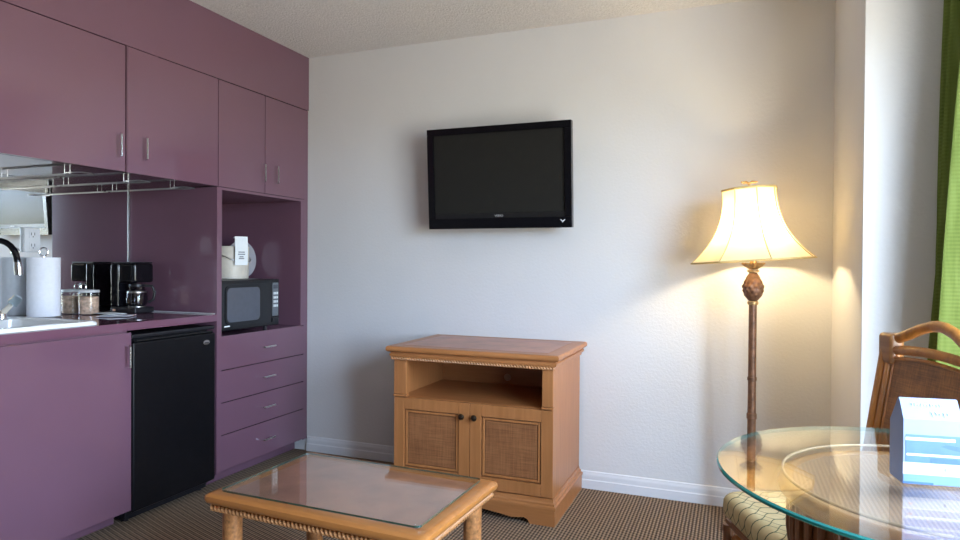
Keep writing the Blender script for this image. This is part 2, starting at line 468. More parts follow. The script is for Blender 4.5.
# second upper cabinet
t = thing('upper_cabinet', 'mauve wall cabinet above the coffee maker, single plain door beside the tall unit', 'cabinet', (-.3, -1.02, DZ0))
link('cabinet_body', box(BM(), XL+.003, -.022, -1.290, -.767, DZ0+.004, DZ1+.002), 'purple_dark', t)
d = slab('door', t, -1.2895, -.7595, DZ0, DZ1+.001); pull('handle', d, (0, -1.217, 1.674), 'z')
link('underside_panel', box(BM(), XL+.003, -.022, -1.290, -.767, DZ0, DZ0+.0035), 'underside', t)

# tall cabinet with niche, two doors and four drawers
t = thing('tall_cabinet', 'tall mauve cabinet with microwave niche, two upper doors and four drawers', 'cabinet', (-.3, -.38, 0))
b = BM()
box(b, -.615, -.0005, -.764, -.731, .075, DZ0-.002, .001)            # panel towards the counter
box(b, -.615, -.0005, -.075, -.040, .785, DZ0-.016, .001)            # niche side
box(b, -.615, -.004, -.0395, -.003, .075, DZ1+.002, .001)           # filler by the wall
box(b, -.625, -.615, -.764, -.040, .785, DZ0)                       # back
box(b, -.615, -.0005, -.731, -.0755, .766, .785, .001)               # niche shelf
box(b, -.615, -.0005, -.731, -.040, DZ0-.016, DZ0-.002, .001)        # niche top
link('cabinet_body', b, 'purple', t)
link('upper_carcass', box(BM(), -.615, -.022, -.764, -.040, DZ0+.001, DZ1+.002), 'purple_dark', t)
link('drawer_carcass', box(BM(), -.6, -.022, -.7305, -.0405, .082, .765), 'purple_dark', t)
link('kick_board', box(BM(), -.13, -.095, -.764, -.003, .002, .082), 'purple', t)
d = slab('door', t, -.7555, -.4035, DZ0, DZ1); pull('handle', d, (0, -.436, 1.671), 'z')
d = slab('door', t, -.3995, -.0425, DZ0, DZ1); pull('handle', d, (0, -.327, 1.673), 'z')
for z0, z1, hz in ((.6085, .781, .696), (.4395, .6045, .528), (.2705, .4355, .358), (.082, .2665, .175)):
    d = slab('drawer', t, -.7605, -.0435, z0, z1); pull('handle', d, (0, -.388, hz), 'y', .092)

# base cabinet and counter
t = thing('base_cabinet', 'mauve base cabinet below the sink with one wide door', 'cabinet', (-.3, -1.9, 0))
b = BM(); box(b, XL+.003, -.022, -1.295, -1.2755, .072, .865); box(b, XL+.003, -.022, -2.75, -2.73, .072, .865); box(b, XL+.003, -.022, -2.73, -1.295, .072, .092); box(b, XL+.003, XL+.013, -2.73, -1.295, .092, .865)
box(b, -.040, -.021, -2.73, -1.295, .80, .865)
link('cabinet_body', b, 'purple', t)
d = slab('door', t, -2.74, -1.2705, .070, .858); pull('handle', d, (0, -1.303, .755), 'z', .098)
link('kick_board', box(BM(), -.11, -.092, -2.75, -1.283, .002, .071), 'purple', t)
b = BM(); CT = .902
SX0, SX1, SY0, SY1 = -.545, -.050, -2.08, -1.435                      # sink cut-out
for a in ((-.612, SX0, -2.8, -.767), (SX1, .004, -2.8, -.767), (SX0, SX1, -2.8, SY0), (SX0, SX1, SY1, -.767)):
    box(b, a[0], a[1], a[2], a[3], .868, CT)
bmesh.ops.remove_doubles(b, verts=b.verts, dist=1e-5)
tag(link('countertop', b, 'purple_gloss'), 'glossy mauve laminate countertop running over the fridge and base cabinet', 'countertop')
tag(link('backsplash_mirror', box(BM(), XL+.002, -.615, -2.8, -.767, CT+.001, DZ0-.001), 'mirror'), 'full-height mirror backsplash behind the counter', 'mirror')
tag(link('caulk_strip', box(BM(), -.612, -.01, -.7725, -.766, CT+.0005, CT+.006, .002), 'white_plastic'), 'thin pale caulk bead where the counter meets the tall unit', 'caulk')
tag(link('corner_trim', box(BM(), -.6145, -.609, -.772, -.766, CT+.007, DZ0-.002), 'steel'), 'thin metal corner strip at the mirror\'s upright edge', 'trim strip')

# sink
t = thing('kitchen_sink', 'white enamel drop-in sink set into the mauve countertop', 'sink', (-.3, -1.75, CT))
b = BM()
X0, X1, Y0, Y1 = -.575, -.020, -2.11, -1.405
def rr(x0, x1, y0, y1, z, rad, n=6):
    out = []
    for (ax, ay, s) in ((x1-rad, y1-rad, 0), (x0+rad, y1-rad, 1), (x0+rad, y0+rad, 2), (x1-rad, y0+rad, 3)):
        for k in range(n+1):
            a = PI/2*s+PI/2*k/n; out.append((ax+rad*math.cos(a), ay+rad*math.sin(a), z))
    return out
loops = [rr(X0, X1, Y0, Y1, CT+.001, .03), rr(X0, X1, Y0, Y1, CT+.010, .03), rr(X0+.006, X1-.006, Y0+.006, Y1-.006, CT+.018, .028),
         rr(X0+.03, X1-.032, Y0+.03, Y1-.03, CT+.018, .03), rr(X0+.085, X1-.040, Y0+.04, Y1-.04, CT+.010, .045), rr(X0+.10, X1-.055, Y0+.055, Y1-.055, CT-.12, .05),
         rr(X0+.15, X1-.10, Y0+.10, Y1-.10, CT-.15, .05)]
rings = [[b.verts.new(p) for p in L] for L in loops]
for A, B in zip(rings, rings[1:]):
    for k in range(len(A)): b.faces.new((A[k], A[(k+1) % len(A)], B[(k+1) % len(A)], B[k]))
b.faces.new(rings[-1])
link('basin', b, 'white_enamel', t, ang=50)
b = BM(); lathe(b, [(.0, 0), (.035, 0), (.035, .004), (0, .004)], (-.30, -1.75, CT-.149), 20, False); link('drain', b, 'chrome', t)

# faucet
t = thing('kitchen_faucet', 'dark chrome gooseneck faucet arching over the sink', 'faucet', (-.52, -1.585, CT+.018))
b = BM(); lathe(b, [(.027, 0), (.027, .012), (.018, .022), (.016, .05)], (-.52, -1.585, CT+.018), 20); link('base', b, 'chrome', t)
pts = [(-.52, -1.585, CT+.05)] + [(-.52, -1.585, CT+.05+.215*k/4) for k in range(1, 5)]
R0 = .085; dx, dy = .93, .36
for k in range(1, 13):
    a = PI*k/12*.97; s = R0*(1-math.cos(a)); pts.append((-.52+dx*s, -1.585+dy*s, CT+.265+R0*1.05*math.sin(a)))
pts.append((pts[-1][0]+.002, pts[-1][1]+.001, pts[-1][2]-.02))
link('spout', tube(BM(), pts, [.0125]*(len(pts)-2)+[.0125, .0125], 14), 'black_gloss', t)
e = Vector(pts[-1]); link('spray_tip', tube(BM(), [e+Vector((0, 0, .01)), e+Vector((.002, .001, -.015)), e+Vector((.004, .002, -.045))], [.014, .0165, .0150], 14), 'chrome', t)
# lever with a clear knob
t = thing('faucet_handle', 'cream lever handle with a clear faceted knob beside the faucet', 'faucet handle', (-.45, -1.535, CT+.018))
b = BM(); lathe(b, [(.022, 0), (.022, .02), (.016, .03)], (-.45, -1.535, CT+.018), 16); link('base', b, 'chrome', t)
p0 = Vector((-.45, -1.535, CT+.035)); dv = Vector((.42, .30, .60)).normalized()
link('lever', tube(BM(), [p0, p0+dv*.06], [.013, .010], 12), 'bucket', t)
link('knob', tube(BM(), [p0+dv*.06, p0+dv*.064, p0+dv*.10, p0+dv*.104], [.013, .021, .019, .012], 8), 'acrylic', t)

# paper towels on an upright holder
tx, ty = -.515, -1.305
t = thing('paper_towel_holder', 'chrome upright paper towel holder with a ring on top', 'towel holder', (tx, ty, CT))
b = BM(); lathe(b, [(.072, .001), (.072, .006), (.066, .010), (.008, .011)], (tx, ty, CT), 28); link('base', b, 'steel', t)
link('rod', tube(BM(), [(tx, ty, CT+.010), (tx, ty, CT+.291)], .005, 10), 'chrome', t)
pts = [(tx, ty+.020*math.sin(2*PI*k/18), CT+.310-.020*math.cos(2*PI*k/18)) for k in range(18)]
link('ring', tube(BM(), pts, .003, 8, True), 'chrome', t)
b = BM(); ring = [(.019, .0), (.0665, 0), (.0665, .272), (.019, .272)]
lathe(b, ring, (tx, ty, CT+.0125), 36, False)
rg = lathe(b, [(.019, .272), (.019, 0)], (tx, ty, CT+.0125), 36, False)
bmesh.ops.remove_doubles(b, verts=b.verts, dist=1e-5)
tag(link('paper_towel_roll', b, 'paper'), 'white paper towel roll standing on its holder by the sink', 'paper towel')

# socket plate on the mirror
t = thing('wall_outlet', 'pale grey double socket plate fixed on the mirror backsplash', 'outlet', (-.615, -1.301, 1.268))
link('cover_plate', box(BM(), -.6145, -.597, -1.338, -1.264, 1.211, 1.325, .004, 2), 'white_plastic', t)
for dz in (-.026, .026):
    rec = link('socket', box(BM(), -.5972, -.594, -1.318, -1.284, 1.268+dz-.017, 1.268+dz+.017, .0014), 'white_plastic', t)
    b = BM(); box(b, -.5942, -.5936, -1.310, -1.307, 1.268+dz-.004, 1.268+dz+.009); box(b, -.5942, -.5936, -1.295, -1.292, 1.268+dz-.004, 1.268+dz+.009)
    box(b, -.5942, -.5936, -1.303, -1.298, 1.268+dz-.013, 1.268+dz-.008); link('socket_slots', b, 'slot', rec)

# stemware rails under the upper cabinets
first = None
for i, (yc, lab) in enumerate(((-.900, 'wire stemware rail under the mauve cabinet, next to the tall unit'),
                             (-1.165, 'wire stemware rail under the cabinet door joint, second from the tall unit'),
                             (-1.45, 'wire stemware rail above the towel roll, third from the tall unit'))):
    if first is None:
        t = first = thing('stemware_rail', lab, 'glass rack', (-.3, yc, DZ0), group='stemware rails under the wall cabinets')
        hw = .035; zr = DZ0-.022
        pts = [(-.605, yc-hw*.35, zr)] + [(-.16, yc-hw*.35, zr), (-.12, yc-hw, zr)]
        for k in range(0, 9):
            a = -PI/2+PI*k/8; pts.append((-.055+.02*math.cos(a), yc+hw*math.sin(a), zr))
        pts += [(-.12, yc+hw, zr), (-.16, yc+hw*.35, zr), (-.605, yc+hw*.35, zr)]
        link('rail_wire', tube(BM(), pts, .0026, 8), 'steel', t)
        for xx in (-.56, -.16):
            for sy in (-1, 1): link('hanger', tube(BM(), [(xx, yc+sy*hw*.35, zr), (xx, yc+sy*hw*.35, DZ0-.0005)], .0016, 8), 'steel', t)
    else:
        t = copy_tree(first); t.location = (-.3, yc, DZ0); t['label'] = lab

# coffee maker (its back to the mirror, front facing the room)
cy_, cx0, cx1 = -.872, -.552, -.380
t = thing('coffee_maker', 'black drip coffee maker with a glass carafe standing near the mirror', 'coffee maker', (-.47, cy_, CT))
y0, y1 = cy_-.060, cy_+.060; ccx = -.434
link('base', box(BM(), cx0, cx1+.004, y0, y1, CT+.001, CT+.032, .007, 3), 'black', t)
link('water_tank', box(BM(), cx0, -.498, y0, y1, CT+.0325, CT+.258, .008, 3), 'black_gloss', t)
link('brew_head', box(BM(), -.4975, cx1, y0, y1, CT+.160, CT+.258, .012, 3), 'black_gloss', t)
link('lid', box(BM(), cx0+.004, cx1-.005, y0+.004, y1-.004, CT+.2585, CT+.266, .003), 'black', t)
b = BM(); lathe(b, [(.046, .0325), (.046, .036)], (ccx, cy_, CT), 28); link('warming_plate', b, 'steel', t)
b = BM(); lathe(b, [(.038, .0365), (.049, .047), (.053, .078), (.047, .108), (.037, .126), (.038, .136)], (ccx, cy_, CT), 30)
cf = link('carafe', b, 'carafe', t)
b = BM(); lathe(b, [(.0370, .1365), (.0395, .140), (.038, .150), (.012, .154)], (ccx, cy_, CT), 30); link('carafe_lid', b, 'black', cf)
b = BM(); lathe(b, [(.0480, .106), (.0485, .110), (.0460, .116)], (ccx, cy_, CT), 30); link('carafe_band', b, 'steel', cf)
hv = Vector((.70, .71, 0)).normalized(); c0 = Vector((ccx, cy_, CT))
link('carafe_handle', tube(BM(), [c0+hv*.038+Vector((0, 0, .143)), c0+hv*.072+Vector((0, 0, .140)), c0+hv*.084+Vector((0, 0, .11)), c0+hv*.078+Vector((0, 0, .070)), c0+hv*.054+Vector((0, 0, .055))], .0075, 10), 'black', cf)
link('switch', box(BM(), cx0+.02, cx0+.038, y0-.0012, y0+.001, CT+.011, CT+.021, .0008), 'orange', t)

# jar of packets with wire loop
jx, jy = -.553, -1.050
t = thing('packet_jar', 'small clear jar of beige sweetener packets standing against the mirror', 'jar', (jx, jy, CT))
b = BM(); lathe(b, [(.044, .001), (.0465, .004), (.0475, .105), (.046, .112)], (jx, jy, CT), 28, True); link('jar_body', b, 'clear', t)
b = BM(); lathe(b, [(.041, .004), (.043, .008), (.0435, .088), (.040, .091)], (jx, jy, CT), 28); link('packets', b, 'packets', t)
b = BM(); lathe(b, [(.047, .1125), (.048, .115), (.046, .123), (.010, .126)], (jx, jy, CT), 28); link('lid', b, 'white_plastic', t)
pts = [(jx-.038+.0*k, jy+.014*math.sin(2*PI*k/16), CT+.140-.014*math.cos(2*PI*k/16)) for k in range(16)]
link('lid_loop', tube(BM(), pts, .003, 8, True), 'chrome', t)
# small pile of wrapped packets / leaflets in front
for k, (px, py, rz, m, lab) in enumerate(((-.33, -1.075, .5, 'paper', 'white leaflet lying flat by the counter front, under a grey one'), (-.40, -1.055, -.25, 'card', 'folded grey leaflet resting on the white leaflet'), )):
    b = BM(); box(b, -.075, .075, -.045, .045, 0, .0025, .0008)
    for v in b.verts: v.co.z += .006*max(0, (abs(v.co.x)-.04)/.035)**2*(1 if k else .4)
    o = tag(link('leaflet', b, m), lab, 'leaflet', 'leaflets on the counter'); o.location = (px, py, CT+.0012+.0035*k); o.rotation_euler = (0, 0, rz)

# fridge
FY0, FY1 = -1.2625, -.772
t = thing('mini_fridge', 'black compact fridge between base cabinet and tall unit', 'fridge', (-.3, -1.02, 0))
link('fridge_body', box(BM(), -.60, -.052, FY0+.004, FY1-.004, .025, .846, .004), 'black', t)
link('door', box(BM(), -.050, 0, FY0, FY1, .055, .812, .010, 3), 'fridge', t)
link('top_trim', box(BM(), -.050, -.006, FY0, FY1, .828, .847, .005), 'black', t)
b = BM(); tube(b, [(-.012, FY0+.02, .814), (-.004, FY0+.022, .818), (-.004, FY1-.022, .818), (-.012, FY1-.02, .814)], .0045, 8); link('door_handle', b, 'grey_strip', t)
link('kick_grille', box(BM(), -.12, -.055, FY0+.006, FY1-.006, .012, .052, .003), 'black', t)
for yy in (FY0+.03, FY1-.03):
    b = BM(); lathe(b, [(.016, .0), (.016, .011)], (-.085, yy, .0005), 14); link('foot', b, 'black', t)
b = BM()
lathe(b, [(.020, 0), (.020, .002), (.016, .0035), (.0, .0035)], (0, 0, 0), 24, True)
bmesh.ops.transform(b, matrix=Matrix.Translation((.0, -.835, .766)) @ Matrix.Rotation(PI/2, 4, 'Y') @ Matrix.Diagonal((.62, 1.0, 1, 1)), verts=b.verts)
bd = link('badge', b, 'steel', t)
link('badge_bar', box(BM(), .0036, .0042, -.848, -.822, .763, .7675), 'slot', bd)

# microwave
t = thing('microwave_oven', 'small black microwave in the tall cabinet niche', 'microwave', (-.2, -.494, .785))
my0, my1, mz0, mz1 = -.735, -.253, .806, 1.074
link('oven_body', box(BM(), -.40, -.040, my0, my1, mz0, mz1, .006, 2), 'black', t)
link('front_frame', box(BM(), -.0395, -.018, my0, my1, mz0, mz1, .007, 3), 'black_gloss', t)
link('door', box(BM(), -.0185, -.012, my0+.012, my1-.078, mz0+.020, mz1-.016, .003), 'mw_door', t)
def rrect(y0, y1, z0, z1, rad, bulge=.006, n=6):
    out = []
    for (ay, az, s) in ((y1-rad, z1-rad, 0), (y0+rad, z1-rad, 1), (y0+rad, z0+rad, 2), (y1-rad, z0+rad, 3)):
        for k in range(n+1):
            a = PI/2*s+PI/2*k/n; out.append((ay+rad*math.cos(a), az+rad*math.sin(a)))
    return out
link('window_bezel', prism(BM(), rrect(my0+.040, my1-.165, mz0+.034, mz1-.028, .03), 'x', -.0125, -.0085, .001), 'black_gloss', t)
link('window', prism(BM(), rrect(my0+.052, my1-.178, mz0+.045, mz1-.040, .025), 'x', -.009, -.0072), 'mw_window', t)
cp = link('control_panel', box(BM(), -.0185, -.0125, my1-.066, my1-.014, mz0+.055, mz1-.020, .002), 'mw_panel', t)
link('display', box(BM(), -.0127, -.0118, my1-.060, my1-.020, mz1-.055, mz1-.032), 'mw_window', cp)
for i in range(4):
    for j in range(3):
        yy = my1-.058+j*.0135; zz = mz1-.075-i*.024
        link('button', box(BM(), -.0127, -.0112, yy, yy+.010, zz-.014, zz, .0008), 'card', cp)
link('door_button', box(BM(), -.0185, -.0115, my1-.066, my1-.014, mz0+.020, mz0+.046, .002), 'black', t)
link('logo_strip', box(BM(), -.0125, -.0115, my0+.035, my0+.075, mz0+.022, mz0+.029), 'card', t)
for yy in (my0+.05, my1-.05):
    for xx in (-.36, -.08):
        b = BM(); lathe(b, [(.012, 0), (.014, .0205)], (xx, yy, .7853), 12); link('foot', b, 'black', t)

# ice bucket, its lid and a card
bx, by, bz = -.205, -.440, mz1
t = thing('ice_bucket', 'cream ice bucket with wire bail handle on top of the microwave', 'ice bucket', (bx, by, bz))
b = BM(); lathe(b, [(.088, .001), (.094, .004), (.097, .17), (.0985, .182), (.0955, .186), (.093, .180), (.089, .02), (.01, .015)], (bx, by, bz), 40); link('bucket', b, 'bucket', t)
pts = []
for k in range(17):
    a = -PI*.05-PI*.9*k/16
    pts.append((bx-.1035*math.sin(a)*1.0, by+.1035*math.cos(a), bz+.148-.052*math.sin(-a)))
link('bail_handle', tube(BM(), pts, .0028, 8), 'steel', t)
b = BM(); lathe(b, [(.0, 0), (.108, 0), (.114, .002), (.114, .010), (.108, .013), (.0, .013)], (0, 0, 0), 40, False)
lathe(b, [(.010, .013), (.008, .022), (.016, .030), (.0, .033)], (0, 0, 0), 16, False)
bmesh.ops.transform(b, matrix=Matrix.Translation((-.335, -.215, bz+.1145)) @ Matrix.Rotation(math.radians(-4), 4, 'Z') @ Matrix.Rotation(math.radians(86), 4, 'Y'), verts=b.verts)
tag(link('bucket_lid', b, 'frost'), 'round clear plastic lid standing on edge beside the ice bucket', 'lid')
t = thing('paper_tag', 'narrow white printed card hooked over the front of the ice bucket', 'card', (-.100, -.478, bz+.08), math.radians(-24))
b = BM(); prism(b, [(-.0008, .0), (.0008, .0), (.0060, .085), (.0004, .160), (-.0012, .160), (.0044, .085)], 'y', -.037, .037); link('card', b, 'card', t, False)
b = BM(); prism(b, [(-.0012, .1605), (-.0012, .1590), (-.021, .150), (-.022, .1512)], 'y', -.037, .037); link('folded_flap', b, 'card', t, False)
b = BM()
for zz, ww in ((.070, .036), (.058, .040), (.044, .022), (.034, .030)): box(b, .0052-.0006, .0066, -ww/2, ww/2, zz, zz+.006)
link('printed_lines', b, 'print', t, False)

# ------------------------------------------------------------------ television
t = thing('television', 'black flat-screen television mounted on the white wall, tilted down', 'television', (1.305, -.140, 1.628), rot=(math.radians(4.2), 0, math.radians(.4)))
W2, H2 = .399, .269
b = BM()
for a in ((-W2, W2, H2-.036, H2), (-W2, W2, -H2, -H2+.056), (-W2, -W2+.037, -H2+.056, H2-.036), (W2-.037, W2, -H2+.056, H2-.036)):
    box(b, a[0], a[1], -.030, .010, a[2], a[3], .003, 2)
link('bezel', b, 'tv_bezel', t, False)
link('rear_housing', box(BM(), -W2+.02, W2-.02, .011, .070, -H2+.02, H2-.02, .02, 3), 'black', t, False)
link('screen', box(BM(), -W2+.036, W2-.036, -.018, .009, -H2+.082, H2-.035), 'screen', t, False)
link('lower_strip', box(BM(), -W2+.036, W2-.036, -.020, .009, -H2+.055, -H2+.0815), 'grey_strip', t, False)
rotx = Matrix.Rotation(PI/2, 4, 'X')
link('logo', text_bm('VIZIO', .015, Matrix.Translation((.006, -.0208, -H2+.067)) @ rotx, .0008, 1.25), 'white_plastic', t, False)
b = BM(); prism(b, [(.338, -.2265), (.344, -.2265), (.352, -.2345), (.360, -.2265), (.366, -.2265), (.352, -.243)], 'y', -.0312, -.0302)
link('corner_mark', b, 'white_plastic', t, False)
link('wall_bracket', box(BM(), -.10, .10, .0705, .1345, -.06, .06, .002), 'black', t, False)

# ------------------------------------------------------------------ media cabinet
SL, SR, SF, SB = .918, 1.722, -.552, -.024
t = thing('media_cabinet', 'honey wood media cabinet with an open shelf and two cane-panelled doors', 'cabinet', (1.32, -.29, 0))
for x0 in (SL, SR-.022): link('side_panel', box(BM(), x0, x0+.022, SF+.004, SB, .115, .715), 'wood_z', t)
b = BM(); box(b, SL+.022, SR-.022, SB-.012, SB, .115, .715); box(b, SL+.022, SR-.022, SF+.02, SB-.012, .497, .517); box(b, SL+.022, SR-.022, SF+.03, SB-.012, .115, .130)
link('shelf', b, 'wood_x', t)
g = BM(); lathe(g, [(.019, 0), (.020, .004), (.014, .005), (0, .005)], (0, 0, 0), 20)
bmesh.ops.transform(g, matrix=Matrix.Translation((1.329, SB-.012, .556)) @ Matrix.Rotation(PI/2, 4, 'X'), verts=g.verts); link('cable_grommet', g, 'grommet', t)
# dark sheet painted as the shade behind the doors
link('recess_shade_sheet', box(BM(), SL+.024, SR-.024, SF+.032, SF+.036, .131, .496), 'wood_dark', t)
# top with moulded edge
b = BM(); TX0, TX1, TY0, TY1 = .906, 1.735, -.567, -.018
frame_sweep(b, [(-.012, .702), (-.004, .702), (-.004, .7155), (.004, .7165), (.006, .722), (.006, .729), (.001, .732), (.001, .736), (.012, .739), (.018, .744), (.020, .750), (.020, .757), (.017, .764), (.012, .767), (-.10, .767)], TX0, TX1, TY0, TY1)
link('top_board', b, 'wood_x', t)
b = BM(); frame_sweep(b, [(-.045, .7672), (-.045, .7680), (-.047, .7684)], TX0, TX1, TY0, TY1); link('top_inlay', b, 'leather', t)
link('rope_trim', rope(BM(), (TX0+.002, TY0-.0005, .7085), (TX1-.002, TY0-.0005, .7085), .0092, .014), 'rope', t)
# pilasters beside the open shelf
for x0, x1 in ((SL-.001, SL+.068), (SR-.051, SR+.001)):
    b = BM(); box(b, x0, x1, SF-.006, SF+.022, .530, .700, .004)
    box(b, x0-.002, x1+.002, SF-.0095, SF+.022, .519, .5295, .003)
    link('pilaster', b, 'wood_z', t)
# doors
for x0, x1, kx in ((SL-.001, 1.3185, 1.284), (1.3215, SR+.001, 1.348)):
    z0, z1 = .122, .515; b = BM(); fr = .056
    box(b, x0, x0+fr, SF-.002, SF+.022, z0, z1, .0025); box(b, x1-fr, x1, SF-.002, SF+.022, z0, z1, .0025)
    box(b, x0+fr, x1-fr, SF-.002, SF+.022, z0, z0+fr, .0025); box(b, x0+fr, x1-fr, SF-.002, SF+.022, z1-fr, z1, .0025)
    d = link('door', b, 'wood_z', t)
    b = BM(); i = fr
    box(b, x0+i, x1-i, SF+.014, SF+.020, z0+i, z1-i); link('panel_shadow_line', b, 'wood_dark', d)  # dark backing painted as the shade line round the panel
    b = BM(); i = fr+.004; w_ = .012
    for a in ((x0+i, x0+i+w_, z0+i, z1-i), (x1-i-w_, x1-i, z0+i, z1-i), (x0+i+w_, x1-i-w_, z0+i, z0+i+w_), (x0+i+w_, x1-i-w_, z1-i-w_, z1-i)):
        box(b, a[0], a[1], SF+.003, SF+.0138, a[2], a[3], .003)
    link('panel_bead', b, 'wood_z', d)
    i = fr+.016
    link('cane_panel', box(BM(), x0+i+.003, x1-i-.003, SF+.007, SF+.0137, z0+i+.003, z1-i-.003), 'cane', d)
    b = BM(); lathe(b, [(.006, 0), (.006, .010), (.013, .014), (.015, .021), (.010, .028), (0, .030)], (0, 0, 0), 20)
    bmesh.ops.transform(b, matrix=Matrix.Translation((kx, SF-.002, .452)) @ Matrix.Rotation(PI/2, 4, 'X'), verts=b.verts); link('knob', b, 'knob', d)
# plinth: moulded base with a bracket-foot cut-out
b = BM(); PX0, PX1, PY0, PY1 = .905, 1.735, -.565, -.020
frame_sweep(b, [(-.03, .070), (.004, .070), (.006, .080), (.004, .086), (-.002, .090), (-.002, .098), (-.008, .104), (-.010, .118), (-.03, .118)], PX0, PX1, PY0, PY1)
link('base_moulding', b, 'wood_x', t)
out = [(PX0-.002, 0), (PX0+.115, 0), (PX0+.122, .016), (PX0+.140, .026), (PX0+.165, .022), (PX0+.20, .018)]
for k in range(1, 10):
    s = k/10; out.append((PX0+.20+(PX1-PX0-.40)*s, .018+.020*math.sin(PI*s)))
out += [(PX1-.20, .018), (PX1-.165, .022), (PX1-.140, .026), (PX1-.122, .016), (PX1-.115, 0), (PX1+.002, 0), (PX1+.002, .0695), (PX0-.002, .0695)]
b = BM(); prism(b, [(x, z+.0005) for x, z in out], 'y', PY0-.004, PY0+.016)
box(b, PX0-.002, PX0+.018, PY0+.016, PY1, .0005, .0695); box(b, PX1-.018, PX1+.002, PY0+.016, PY1, .0005, .0695)
link('plinth', b, 'wood_x', t)

# ------------------------------------------------------------------ coffee table
TH = .43
t = thing('coffee_table', 'low wooden coffee table with tan leatherette top and rope edging', 'table', (1.312, -1.524, 0), math.radians(-2.75))
hx, hy = .405, .265
def rim(b, x0, x1, y0, y1):
    return b
b = BM()
prof = [(-.006, TH-.030), (.0, TH-.026), (.004, TH-.016), (.002, TH-.006), (-.008, TH), (-.020, TH)]
fx, fy = hx-.004, hy-.004
RWD = .052
prof2 = [(-RWD, TH-.030)] + prof + [(-RWD+.006, TH), (-RWD, TH-.004)]
rings = []
for o, z in prof2:
    L = rr(-fx-o, fx+o, -fy-o, fy+o, z, max(.004, .016+o*.6), 4); rings.append([b.verts.new(p) for p in L])
n = len(rings[0])
for A, B in zip(rings, rings[1:]+rings[:1]):
    for k in range(n): b.faces.new((A[k], A[(k+1) % n], B[(k+1) % n], B[k]))
link('top_rim', b, 'table_wood', t, False, 40)
link('top_panel', box(BM(), -fx+RWD-.003, fx-RWD+.003, -fy+RWD-.003, fy-RWD+.003, TH-.022, TH-.003), 'leather', t, False)
b = BM(); ax, ay = hx-.022, hy-.022
for a in ((-ax, ax, -ay, -ay+.018), (-ax, ax, ay-.018, ay), (-ax, -ax+.018, -ay+.018, ay-.018), (ax-.018, ax, -ay+.018, ay-.018)):
    box(b, a[0], a[1], a[2], a[3], TH-.058, TH-.0305)
link('apron', b, 'table_wood', t, False)
b = BM(); e = .002
rope(b, (-ax, -ay-e, TH-.046), (ax, -ay-e, TH-.046), .0095, .0155); rope(b, (-ax, ay+e, TH-.046), (ax, ay+e, TH-.046), .0095, .0155)
rope(b, (-ax-e, -ay, TH-.046), (-ax-e, ay, TH-.046), .0095, .0155); rope(b, (ax+e, -ay, TH-.046), (ax+e, ay, TH-.046), .0095, .0155)
link('rope_trim', b, 'rope', t, False)
for sx in (-1, 1):
    for sy in (-1, 1):
        b = BM(); lathe(b, [(.029, .001), (.031, .004), (.031, .10), (.0295, .104), (.031, .108), (.031, .24), (.0295, .244), (.031, .248), (.031, TH-.0585)], (sx*(ax-.052), sy*(ay-.036), 0), 20)
        link('leg', b, 'table_leg', t, False)
t2 = thing('glass_sheet', 'clear glass sheet with dark green edge lying on the coffee table', 'glass top', (1.308, -1.524, TH), math.radians(-1.7))
gx, gy = .364, .223
b = BM(); g = bmesh.new()
prism(b, [(x, y) for x, y, _ in rr(-gx, gx, -gy, gy, 0, .018, 5)], 'z', .0045, .0105)
for fc in b.faces: fc.material_index = 0 if abs(fc.normal.z) > .5 else 1
g.free()
link('sheet', b, ['glass', 'dark_glass_edge'], t2, False)
for sx in (-1, 1):
    for sy in (-1, 1):
        b = BM(); lathe(b, [(.008, .0005), (.009, .0025), (.008, .0042)], (sx*(gx-.022), sy*(gy-.022), 0), 14); link('bumper', b, 'clear', t2, False)

# ------------------------------------------------------------------ floor lamp
LX, LY = 2.546, -.300
t = thing('floor_lamp', 'lit bronze floor lamp with a flared cream bell shade and pineapple ornament', 'lamp', (LX, LY, 0))
b = BM(); lathe(b, [(.112, .001), (.117, .008), (.115, .018), (.098, .028), (.06, .042), (.045, .06), (.034, .085), (.028, .11), (.018, .13)], (LX, LY, 0), 40); link('base', b, 'bronze', t)
b = BM(); lathe(b, [(.0175, .131), (.0175, .50), (.021, .505), (.021, .525), (.0175, .53), (.0165, .668), (.0195, .672), (.0195, .684), (.0165, .688), (.0165, 1.000)], (LX, LY, 0), 24); link('pole', b, 'bronze', t)
b = BM(); lathe(b, [(.019, 1.000), (.023, 1.005), (.023, 1.013), (.019, 1.018)], (LX, LY, 0), 24); link('collar', b, 'bronze_hi', t)
# pineapple
b = BM(); nz, na = 36, 40; rings = []
for j in range(nz+1):
    s = j/nz; z = 1.018+.122*s
    base = .0165+.0255*math.sin(PI*min(1, s*1.02))**.75*(1.05-.45*s)
    ring = []
    for k in range(na):
        a = 2*PI*k/na
        q_ = abs(math.sin(5*a+s*9))*abs(math.sin(5*a-s*9))
        rr_ = base*(1+.24*q_*math.sin(PI*s))
        ring.append(b.verts.new((LX+rr_*math.cos(a), LY+rr_*math.sin(a), z)))
    rings.append(ring)
for A, B in zip(rings, rings[1:]):
    for k in range(na): b.faces.new((A[k], A[(k+1) % na], B[(k+1) % na], B[k]))
b.faces.new(rings[0][::-1]); b.faces.new(rings[-1])
link('pineapple_ornament', b, 'bronze', t, ang=80)
b = BM(); lathe(b, [(.018, 1.1405), (.025, 1.145), (.025, 1.150), (.018, 1.154)], (LX, LY, 0), 24); link('collar', b, 'bronze_hi', t)
b = BM(); lathe(b, [(.016, 1.1545), (.022, 1.159), (.032, 1.168), (.042, 1.179), (.041, 1.184), (.026, 1.176), (.010, 1.170)], (LX, LY, 0), 48, True, lambda a, j: 1+(.16*math.cos(8*a) if 2 <= j <= 5 else .05*math.cos(8*a)))
link('leaf_crown', b, 'bronze_hi', t, ang=60)
